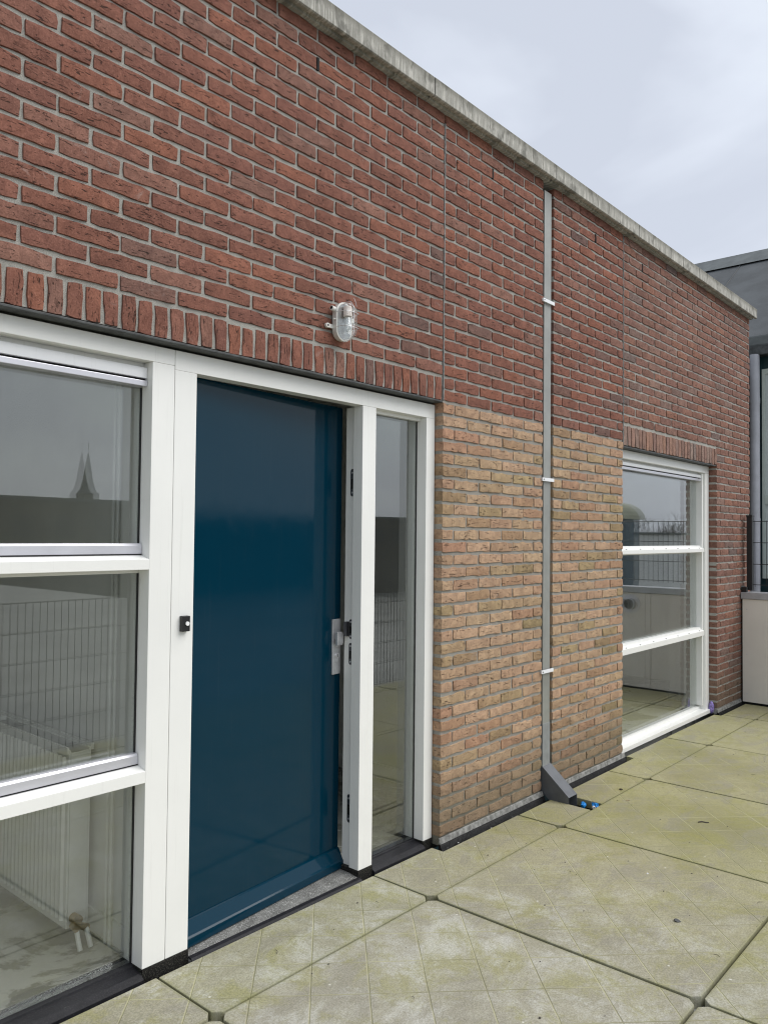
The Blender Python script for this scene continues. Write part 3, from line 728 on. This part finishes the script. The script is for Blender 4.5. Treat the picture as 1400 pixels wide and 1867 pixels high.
for i in range(len(CXS)):
    x0 = CXS[i]+J; x1 = min((CXS[i]+1.1)-J, XR)
    for y1 in (-.303, -1.403):
        poly(chamf(x0, x1, y1-1.1+J, y1-J, (1, x1 < XR, x1 < XR, 1)), tf)
    poly(chamf(x0, x1, -2.70, -2.503-J, (0, 0, x1 < XR, 1)), tf)
    yb = -.303+J
    if x1 < -.4: poly(chamf(x0, x1, yb, .0195, (1, 1, 0, 0)), tf)
    elif x0 < -.4:      # slab with the step at the yellow pier
        poly([(x0+C, yb), (x1-C, yb), (x1, yb+C), (x1, -.045), (-.035, -.045), (-.035, .024), (x0, .024), (x0, yb+C)], tf)
    elif x0 < .7:       # cut away round the pipe outlet
        poly([(x0+C, yb), (.983, yb), (.983, -.050), (x0, -.048), (x0, yb+C)], tf)
        poly([(1.117, yb), (x1-C, yb), (x1, yb+C), (x1, -.046), (1.117, -.050)], tf)
    elif x0 < 1.8: poly([(x0+C, yb), (x1-C, yb), (x1, yb+C), (x1, .016), (2.145, .016), (2.145, -.040), (x0, -.045), (x0, yb+C)], tf)
    elif x0 < 2.9: poly([(x0+C, yb), (x1-C, yb), (x1, yb+C), (x1, -.04), (3.90, -.04), (3.90, .016), (x0, .016), (x0, yb+C)], tf)
    else: poly([(x0+C, yb), (x1, yb), (x1, -.042), (x0, -.042), (x0, yb+C)], tf)
# pads that show in the corner gaps
for x in CXS:
    for y in (-.303, -1.403):
        o = obj('slab_pad', BX(x-.05, x+.05, y-.05, y+.05, -.0515, -.040), m_cap if random.random() < .6 else m_black, tf)
# bitumen upstand at the wall foot
def upstand(x0, x1, y=0.0, parent=None):
    bm = bmesh.new(); n = max(4, int((x1-x0)/.03)); prev = None; rr = random.Random(int(x0*100))
    for i in range(n+1):
        x = x0+(x1-x0)*i/n; h = rr.uniform(-.006, .006); q = rr.uniform(-.004, .004)
        pr = [(y+.003, .016+h*.7), (y-.006, .014+h*.7), (y-.014+q, .004+h*.4), (y-.020+q, -.012), (y-.030, -.030), (y-.044, -.046), (y+.003, -.05)]
        ring = [bm.verts.new((x, a, b)) for a, b in pr]
        if prev:
            for k in range(len(ring)): bm.faces.new((prev[k], ring[k], ring[(k+1) % 7], prev[(k+1) % 7]))
        else: bm.faces.new(ring)
        prev = ring
    bm.faces.new(prev[::-1])
    obj('sealant_line', (lambda b: (prismX(b, [(y+.003, .040), (y-.003, .038), (y-.010, .012), (y+.003, .010)], x0, x1-.002), b)[1])(bmesh.new()), m_strip, parent, bevel=.002)
    return obj('bitumen_upstand', bm, m_bit, parent, smooth=True)
upstand(-.010, .975, 0, w2); upstand(1.085, 2.075, 0, w2); upstand(3.925, 4.56, 0, w3)
# plaster and paint droppings on the upstand
t = tf
drops = bmesh.new(); rr = random.Random(5)
for k in range(26):
    x = rr.uniform(0, .55)**1.0 if rr.random() < .75 else rr.uniform(0, .95); y = rr.uniform(-.045, -.022); s = rr.uniform(.0012, .0035)*(1.5 if k == 3 else 1)
    z = -.010-(-.022-y)*1.1
    bmesh.ops.create_icosphere(drops, subdivisions=1, radius=s, matrix=Matrix.Translation((x, y, z)) @ Matrix.Diagonal((1.5, 1, .6, 1)))
stuff(tag(obj('paint_droppings', drops, m_white_d), 'white paint specks scattered on the black strip at the foot of the yellow wall', 'droppings'))

# litter and grit
def crumple(name, loc, s, mat, label, cat, seed, flat=1.0, group=None):
    bm = bmesh.new(); bmesh.ops.create_icosphere(bm, subdivisions=2, radius=1); r_ = random.Random(seed)
    for v in bm.verts: v.co = Vector((v.co.x*s[0], v.co.y*s[1], v.co.z*s[2]))*r_.uniform(.55, 1.15)
    o = obj(name, bm, mat); o.location = loc; o.rotation_euler = (r_.uniform(-.2, .2), r_.uniform(-.2, .2), r_.uniform(0, 3))
    return tag(o, label, cat, group)
crumple('wrapper', (1.075, -.205, -.020), (.030, .018, .016), m_blueP, 'crumpled blue wrapper right in front of the pipe outlet', 'wrapper', 4)
crumple('wrapper', (1.093, -.272, -.014), (.026, .022, .020), m_blueP, 'bright blue crumpled wrapper in the far corner of the slab gap', 'wrapper', 8)
crumple('paper_scrap', (1.075, -.275, -.018), (.014, .014, .012), m_white_d, 'small white paper scrap between the blue wrappers in the slab gap', 'paper', 9)
for loc, s, lab, sd_ in (((.026, -1.144, .004), (.016, .014, .004), 'largest flat black flake, alone in the middle of the right slab', 1), ((.225, -.81, .003), (.004, .004, .002), 'tiny pebble', 2)):
    if sd_ == 1: crumple('bitumen_flake', loc, s, m_lead, lab, 'flake', 11)
tw = obj('twig', TB([(1.18, -.815, .004), (1.195, -.83, .007), (1.205, -.85, .004), (1.212, -.86, .004)], .0030, 5), m_bark); tag(tw, 'small dark twig lying on the green slab at the right edge', 'twig')
lf = crumple('dry_leaf', (1.257, -.39, .004), (.017, .008, .003), simple('dry_leaf', (.40, .33, .20), .7), 'pale dry leaf on the slab joint right of the pipe outlet', 'leaf', 21)
lf2 = crumple('pebble', (1.42, -.275, .004), (.012, .006, .005), m_bark, 'small dark crumb on the slab joint nearest the far window', 'crumb', 22)
wp = crumple('plaster_crumb', (.375, -.878, .003), (.006, .0055, .003), m_white_d, 'single round white plaster crumb on the middle slab', 'crumb', 23)
gr = bmesh.new(); rr = random.Random(12)
for k in range(260):
    x = rr.uniform(-1.9, 3.9); y = rr.uniform(-2.0, -.02); s = rr.choice((.0008, .0012, .0012, .0018, .0026))
    if abs(x-1.05) < .09 and y > -.31: continue
    bmesh.ops.create_icosphere(gr, subdivisions=1, radius=s, matrix=Matrix.Translation((x, y, .0012+s*.3)) @ Matrix.Diagonal((1+rr.random()*1.6, 1+rr.random(), .7, 1)))
stuff(tag(obj('grit', gr, m_bark), 'tiny dark grit scattered over the terrace slabs', 'grit'))
ln = bmesh.new()
for k in range(16):
    x, y = rr.uniform(-1.4, 2.8), rr.uniform(-1.5, -.1); a = rr.uniform(0, 3.1); L = rr.uniform(.012, .035)
    tube(ln, [(x, y, .002), (x+L*.5*math.cos(a), y+L*.5*math.sin(a), .003), (x+L*math.cos(a+.4), y+L*math.sin(a+.4), .002)], .0007, 4)
stuff(tag(obj('plant_stalks', ln, m_bark), 'thin dry stalks scattered over the terrace slabs', 'stalks'))

# ---------------------------------------------------------------- panelled parapet with mesh fence, at right angles to the wall
pw = empty('parapet', (4.6, -1.3, 0), 'low parapet clad in beige panels with a grey metal cap, beyond the far window', 'parapet')
ys = [-.012, -.58, -1.16, -1.74, -2.32, -2.72]
obj('parapet_core', BX(4.584, 4.735, -2.74, -.004, -.05, .955), m_hole, pw)
for a, b in zip(ys, ys[1:]):
    pn = obj('panel', BX(4.568, 4.583, b+.003, a-.003, .016, .952), m_panel, pw, bevel=.001)
    for z in (.09, .45, .86):
        for y in (a-.04, b+.04): obj('screw', TB([(4.5655, y, z), (4.5682, y, z)], .0050, 8), m_steel, pn)
bm = bmesh.new(); prismZ(bm, [(4.552, -2.76), (4.750, -2.76), (4.750, .020), (4.552, -.004)], .955, 1.014)
obj('parapet_cap', bm, m_cap, pw, bevel=.003)
vc = empty('vent_cowl', (4.568, -.785, .84), 'round grey vent outlet on the beige parapet panels, facing the wall lamp side', 'vent')
obj('vent_flange', TB([(4.5640, -.785, .84), (4.5675, -.785, .84)], .096, 28), m_alu, vc)
obj('vent_pipe', TB([(4.510, -.785, .84), (4.5642, -.785, .84)], .056, 24), m_cap, vc)
obj('vent_mouth', TB([(4.5085, -.785, .84), (4.5102, -.785, .84)], .048, 24), m_hole, vc)
def fence(name, a, b, z0, z1, label, posts, railz):
    r0 = empty(name, ((a[0]+b[0])/2, (a[1]+b[1])/2, z0), label, 'fence', 'black mesh fences round the terrace')
    A = Vector((a[0], a[1], 0)); B = Vector((b[0], b[1], 0)); L = (B-A).length; d = (B-A)/L
    for zr in railz:
        obj('rail', TB([A+Vector((0, 0, zr)), B+Vector((0, 0, zr))], .0034, 6), m_fence, r0)
    bm = bmesh.new(); n = int(L/.05)
    for i in range(n+1):
        q = A+d*(i*.05+.01); off = Vector((-d.y, d.x, 0))*.005
        tube(bm, [q+off+Vector((0, 0, z0)), q+off+Vector((0, 0, z1))], .0022, 5)
    stuff(obj('mesh_wires', bm, m_fence, r0))
    for s in posts:
        q = A+d*s
        p_ = obj('post', BX(q.x-.030, q.x+.030, q.y-.024, q.y+.024, z0-.03, z1+.035), m_fence, r0, bevel=.003)
        obj('post_cap', BX(q.x-.033, q.x+.033, q.y-.027, q.y+.027, z1+.0352, z1+.050), m_fence, p_, bevel=.002)
    return r0
fence('mesh_fence', (4.667, -.035), (4.667, -2.70), 1.062, 1.675, 'black wire mesh fence on the beige parapet beside the far corner', (.055-.035, 2.5), (1.668, 1.470, 1.272, 1.082))
fence('mesh_fence', (4.50, -2.66), (-6.0, -2.66), .012, 1.040, 'long black wire mesh fence along the terrace edge, mirrored in the left window', (.15, 7.9, 10.3), (1.034, .834, .634, .434, .234, .034))
# crumpled bracket beside the post
bk = empty('fence_bracket', (4.66, .0, 1.02), 'crumpled metal bracket on the parapet cap at the foot of the fence post', 'bracket')
o = crumple('x', (0, 0, 0), (.05, .03, .026), m_lead, '', '', 31); o.name = 'rubber_sleeve'; del o['label']; del o['category']; o.parent = bk; o.location = (-.055, .005, .025); o.rotation_euler = (.1, .3, 1.4)
bm = bmesh.new(); prismX(bm, [(-.015, 0), (-.10, .0), (-.105, .052), (-.06, .066), (-.02, .048)], 4.615, 4.66)
obj('bracket_plate', bm, m_cap, bk, bevel=.003)
obj('bracket_foot', BX(4.575, 4.615, -.050, -.006, 1.0145, 1.062), m_black, bk, bevel=.004)

# ---------------------------------------------------------------- neighbouring building beyond the corner
nb = empty('neighbour_building', (7, 3, 0), 'dark teal building with a grey bitumen roof beyond the right end of the brick wall', 'building')
BXW = 5.62; YF = -.30
obj('cladding', BX(BXW, 9.6, YF, 9.0, -3.9, 3.42), m_teal, nb)
bm = bmesh.new(); pr = [(BXW-.10, 3.52), (8.05, 5.29), (10.4, 3.6), (10.4, 3.5), (BXW, 3.44)]
a = [bm.verts.new((x, YF-.04, z)) for x, z in pr]; b = [bm.verts.new((x, 9.2, z)) for x, z in pr]
bm.faces.new(a); bm.faces.new(b[::-1])
for i in range(5): bm.faces.new((a[i], b[i], b[(i+1) % 5], a[(i+1) % 5]))
obj('roof', bm, m_roof, nb)
sl_ = (5.29-3.52)/(8.05-BXW+.10)
for yy in (-.05, .98, 2.01, 3.04, 4.07, 5.1):
    bm = bmesh.new()
    p0 = Vector((BXW-.06, yy, 3.52+.04*sl_+.004)); p1 = Vector((8.03, yy, 5.282))
    tube(bm, [p0, p1], .008, 5); obj('roof_seam', bm, m_slate, nb)
bm = bmesh.new()
a = [bm.verts.new(p) for p in ((7.78, YF-.06, 5.13), (8.06, YF-.06, 5.36), (8.30, YF-.06, 5.17), (8.06, YF-.06, 5.27))]
b = [bm.verts.new(p) for p in ((7.78, 9.2, 5.13), (8.06, 9.2, 5.36), (8.30, 9.2, 5.17), (8.06, 9.2, 5.27))]
bm.faces.new(a); bm.faces.new(b[::-1])
for i in range(4): bm.faces.new((a[i], b[i], b[(i+1) % 4], a[(i+1) % 4]))
obj('ridge_capping', bm, m_flash, nb)
obj('eaves_flashing', BX(BXW-.13, BXW+.12, YF-.04, 9.1, 3.485, 3.60), m_flash, nb, bevel=.02)
obj('gutter_board', BX(BXW-.14, BXW-.001, YF-.03, 9.1, 3.395, 3.4845), m_lead, nb)
for xx, y0, y1, z0, z1 in ((BXW, -.26, .098, 1.10, 3.26),):
    wn_ = obj('window_frame', (lambda b: ([box(b, *q) for q in ((BXW-.03, BXW-.001, y1-.03, y1, z0, z1), (BXW-.03, BXW-.001, y0, y0+.03, z0, z1), (BXW-.03, BXW-.001, y0+.0305, y1-.0305, z1-.05, z1), (BXW-.03, BXW-.001, y0+.0305, y1-.0305, z0, z0+.05), (BXW-.035, BXW-.001, y0+.0305, y1-.0305, 1.86, 1.95))], b)[1])(bmesh.new()), m_pale, nb)
    obj('window_pane', BX(BXW-.014, BXW-.002, y0+.031, y1-.031, z0+.05, z1-.05), paint_mat('painted_pane_reflection', (.55, .60, .60), .08, 0), wn_)  # pale light reflection painted into the pane as an opaque colour
dpp = empty('drainpipe', (5.50, .170, 1), 'round light grey drainpipe in the gap beside the dark teal building', 'drainpipe')
obj('pipe', TB([(5.50, .142, -.2), (5.50, .142, 3.40)], .0475, 24), m_pipe, dpp, smooth=True)
for z in (1.66, 2.895): obj('pipe_socket', TB([(5.50, .142, z), (5.50, .142, z+.055)], .0505, 24), m_pipe, dpp, smooth=True)
obj('back_wall', BX(4.86, 5.6, .42, .5, -3.9, 3.4), m_black, nb)

# ---------------------------------------------------------------- rooms behind the glass
def room(name, x0, x1, y1, zf=0.0, zc=2.62, floor=m_screed):
    struct(obj('room_floor', BX(x0, x1, .166, y1, zf-.1, zf), floor))
    struct(obj('room_ceiling', BX(x0, x1, .242, y1, zc, zc+.1), m_room))
    struct(obj('room_wall', BX(x0, x1, y1, y1+.1, zf, zc), m_room))
room('a', -4.6, -1.54, 4.2); room('b', -1.42, .62, 3.4); room('c', .74, 5.2, 4.6)
for x0, x1, y0, y1 in ((-4.7, -4.6, .0, 4.3), (-1.5385, -1.4215, .168, 4.3), (.621, .739, .242, 4.3), (5.2, 5.3, .52, 4.7)):
    struct(obj('room_wall', BX(x0, x1, y0, y1, -.1, 2.72), m_room))
struct(obj('room_wall', BX(4.30, 4.86, .243, .56, -.1, 2.6), m_room)); struct(obj('room_wall', BX(4.86, 5.2, .51, .56, -.1, 2.6), m_room))
bm = bmesh.new(); box(bm, 4.288, 4.299, .25, .572, .0, .09); box(bm, -1.5495, -1.5390, .17, 4.2, .0005, .085)
struct(obj('skirting', bm, m_white))
bm = bmesh.new(); box(bm, .6095, .6205, .25, 3.39, .0005, .085); struct(obj('skirting', bm, m_white))
# radiator in the left room, seen through the glass
ra = empty('radiator', (-1.61, 1.2, 0), 'white ribbed panel radiator on the side wall seen through the left window', 'radiator')
def rad_panel(x):
    bm = bmesh.new(); box(bm, x-.004, x+.004, .465, 2.25, .050, .700)
    return obj('radiator_panel', bm, m_rad, ra, bevel=.002)
rad_panel(-1.655); rad_panel(-1.575)
bm = bmesh.new(); y = .485
while y < 2.23:
    prismZ(bm, [(-1.6588, y), (-1.669, y+.006), (-1.669, y+.016), (-1.6588, y+.022)], .075, .675); y += .0333
stuff(obj('radiator_ribs', bm, m_rad, ra))
bm = bmesh.new(); box(bm, -1.666, -1.659, .462, 2.25, .690, .712); box(bm, -1.571, -1.562, .462, 2.25, .690, .712); box(bm, -1.650, -1.580, 1.17, 1.19, .690, .706); obj('top_grille', bm, m_rad, ra)
bm = bmesh.new(); box(bm, -1.650, -1.580, .464, .470, .05, .69); obj('side_cover', bm, m_rad, ra)
bm = bmesh.new(); tube(bm, [(-1.63, .462, .085), (-1.63, .425, .085)], .018, 12); tube(bm, [(-1.655, .41, .085), (-1.60, .41, .055)], .013, 10); tube(bm, [(-1.66, .41, .085), (-1.66, .38, .08)], .014, 10)
obj('valve', bm, m_brass, ra, smooth=True)
bm = bmesh.new(); tube(bm, [(-1.65, .405, .08), (-1.65, .385, .03), (-1.65, .370, .001)], .009, 8); tube(bm, [(-1.61, .405, .06), (-1.61, .385, .03), (-1.61, .370, .001)], .009, 8)
obj('riser_pipe', bm, m_rad, ra, smooth=True)
bm = bmesh.new(); tube(bm, [(-1.56, .36, .0), (-1.56, .36, 2.6)], .007, 8); tube(bm, [(-1.56, .33, .0), (-1.56, .33, 2.6)], .007, 8)
pp = tag(obj('heating_pipes', bm, m_rad), 'pair of thin white heating pipes running up the side wall behind the left window', 'pipes')

# ---------------------------------------------------------------- surroundings that show in the glass
yard = struct(obj('ground', BX(-250, 350, -350, 200, -4.5, -4.0), m_yard))
struct(obj('lower_roof', BX(-30, 9.5, -39, -2.80, -.75, -.42), simple('roof_gravel', (0.27, 0.27, 0.25), 0.9, var=0.2, scale=1.2, bump=0.5, bscale=40, bdist=.01)))
def house(loc, size, mat, label, zt, win=True, axis='y'):
    x, y = loc; sx, sy = size
    h = empty('terraced_building', (x, y, -4), label, 'building')
    obj('walls', BX(x-sx/2, x+sx/2, y-sy/2, y+sy/2, -4, zt), mat, h)
    obj('roof_edge', BX(x-sx/2-.15, x+sx/2+.15, y-sy/2-.15, y+sy/2+.15, zt, zt+.22), m_flash, h)
    if win:
        k = x-sx/2+1.0
        while k < x+sx/2-1.4:
            obj('window', BX(k, k+1.3, y+sy/2+.001, y+sy/2+.05, zt-2.3, zt-.9), m_slate, h); k += 2.6
    return h
house((10, -50), (64, 10), m_town, 'long dark flat-roofed building facing the terrace, mirrored in the left panes', 3.40)
house((62, -52), (26, 10), m_town, 'lower dark flat-roofed building beyond the long one, mirrored in the sidelight', 3.0)
ch = empty('church_tower', (47, -90, -4), 'slender slate church spire far beyond the flat roofs, mirrored in the top left pane', 'church')
obj('tower', BX(46.0, 48.0, -91, -89, -4, 6.3), m_town, ch)
bm = bmesh.new(); prv = None
for z, r_ in ((6.2, 1.35), (6.8, .92), (8.0, .60), (10.0, .30), (11.4, .04)):
    ring = [bm.verts.new((47+r_*math.cos(k*math.pi/4+.39), -90+r_*math.sin(k*math.pi/4+.39), z)) for k in range(8)]
    if prv:
        for k in range(8): bm.faces.new((prv[k], prv[(k+1) % 8], ring[(k+1) % 8], ring[k]))
    else: bm.faces.new(ring)
    prv = ring
bm.faces.new(prv[::-1]); obj('spire', bm, m_slate, ch)
obj('weather_vane', TB([(47, -90, 11.7), (47, -90, 12.6)], .04, 6), m_slate, ch)
pv = empty('barrel_roof_pavilion', (20, -7.9, -4), 'blue pavilion with a pale barrel roof, mirrored in the top of the far window', 'pavilion')
obj('walls', BX(19.6, 21.5, -9.25, -8.0, -4, 2.08), simple('pavilion_blue', (.012, .06, .10), .5), pv)
bm = bmesh.new(); pr = [(.84*math.cos(math.pi*k/14), .56*math.sin(math.pi*k/14)) for k in range(15)]
a = [bm.verts.new((19.4, -8.76+q[0], 2.081+q[1])) for q in pr]; b = [bm.verts.new((21.8, -8.76+q[0], 2.081+q[1])) for q in pr]
bm.faces.new(a); bm.faces.new(b[::-1])
for i in range(15): bm.faces.new((a[i], b[i], b[(i+1) % 15], a[(i+1) % 15]))
obj('barrel_roof', bm, m_copper, pv)
for k in range(3): obj('column', BX(19.52, 19.59, -9.2+.5*k, -9.05+.5*k, -4, 2.0), m_wht, pv)
wb = empty('white_building', (27.5, -9.7, -4), 'low white building in front of bare trees, mirrored in the far window', 'building')
obj('walls', BX(27, 28, -10.7, -8.75, -4, 1.62), m_wht, wb); obj('roof', BX(26.9, 28.1, -10.8, -8.7, 1.62, 1.70), m_flash, wb)
def tree(x, y, H, seed, label):
    r_ = random.Random(seed); root = empty('bare_tree', (x, y, -4), label, 'tree', 'bare winter trees beyond the terrace')
    bm = bmesh.new(); tk = bmesh.new()
    tube(tk, [(x, y, -4), (x+.1, y, -4+H*.25), (x, y+.1, -4+H*.45)], [.22, .17, .12], 7)
    def br(p, d, L, r0, lev):
        q = p+d*L*.5+Vector((r_.uniform(-1, 1), r_.uniform(-1, 1), r_.uniform(-.3, .6)))*L*.08; e_ = p+d*L
        tube(bm, [p, q, e_], [r0, r0*.75, r0*.5], 4, False)
        if lev == 0: return
        for k in range(4 if lev > 1 else 6):
            dd = (d+Vector((r_.uniform(-1, 1), r_.uniform(-1, 1), r_.uniform(-.25, .75)))*.8).normalized()
            br(p+d*L*r_.uniform(.35, 1), dd, L*r_.uniform(.5, .75), r0*.5, lev-1)
    for k in range(6):
        a_ = k*1.05+r_.random(); br(Vector((x, y, -4+H*(.25+.035*k))), Vector((math.cos(a_)*.8, math.sin(a_)*.8, 1)).normalized(), H*.25, .06, 4)
    obj('trunk', tk, m_bark, root); obj('branches', bm, m_bark, root)
tree(31, -11.3, 7.2, 1, 'bare tree beside the blue pavilion, mirrored in the far window')
tree(33, -11.2, 7.4, 2, 'bare tree in front of the white building, mirrored in the far window')
tree(40, -15.2, 8.2, 3, 'bare tree farthest behind the pavilion, mirrored in the far window')
tree(30, -9.6, 6.9, 4, 'bare tree nearest the brick corner, mirrored in the far window')

# ---------------------------------------------------------------- render settings
S.render.engine = 'CYCLES'
S.cycles.filter_width = 1.1; S.cycles.max_bounces = 10; S.cycles.transparent_max_bounces = 16; S.cycles.glossy_bounces = 5; S.cycles.diffuse_bounces = 4
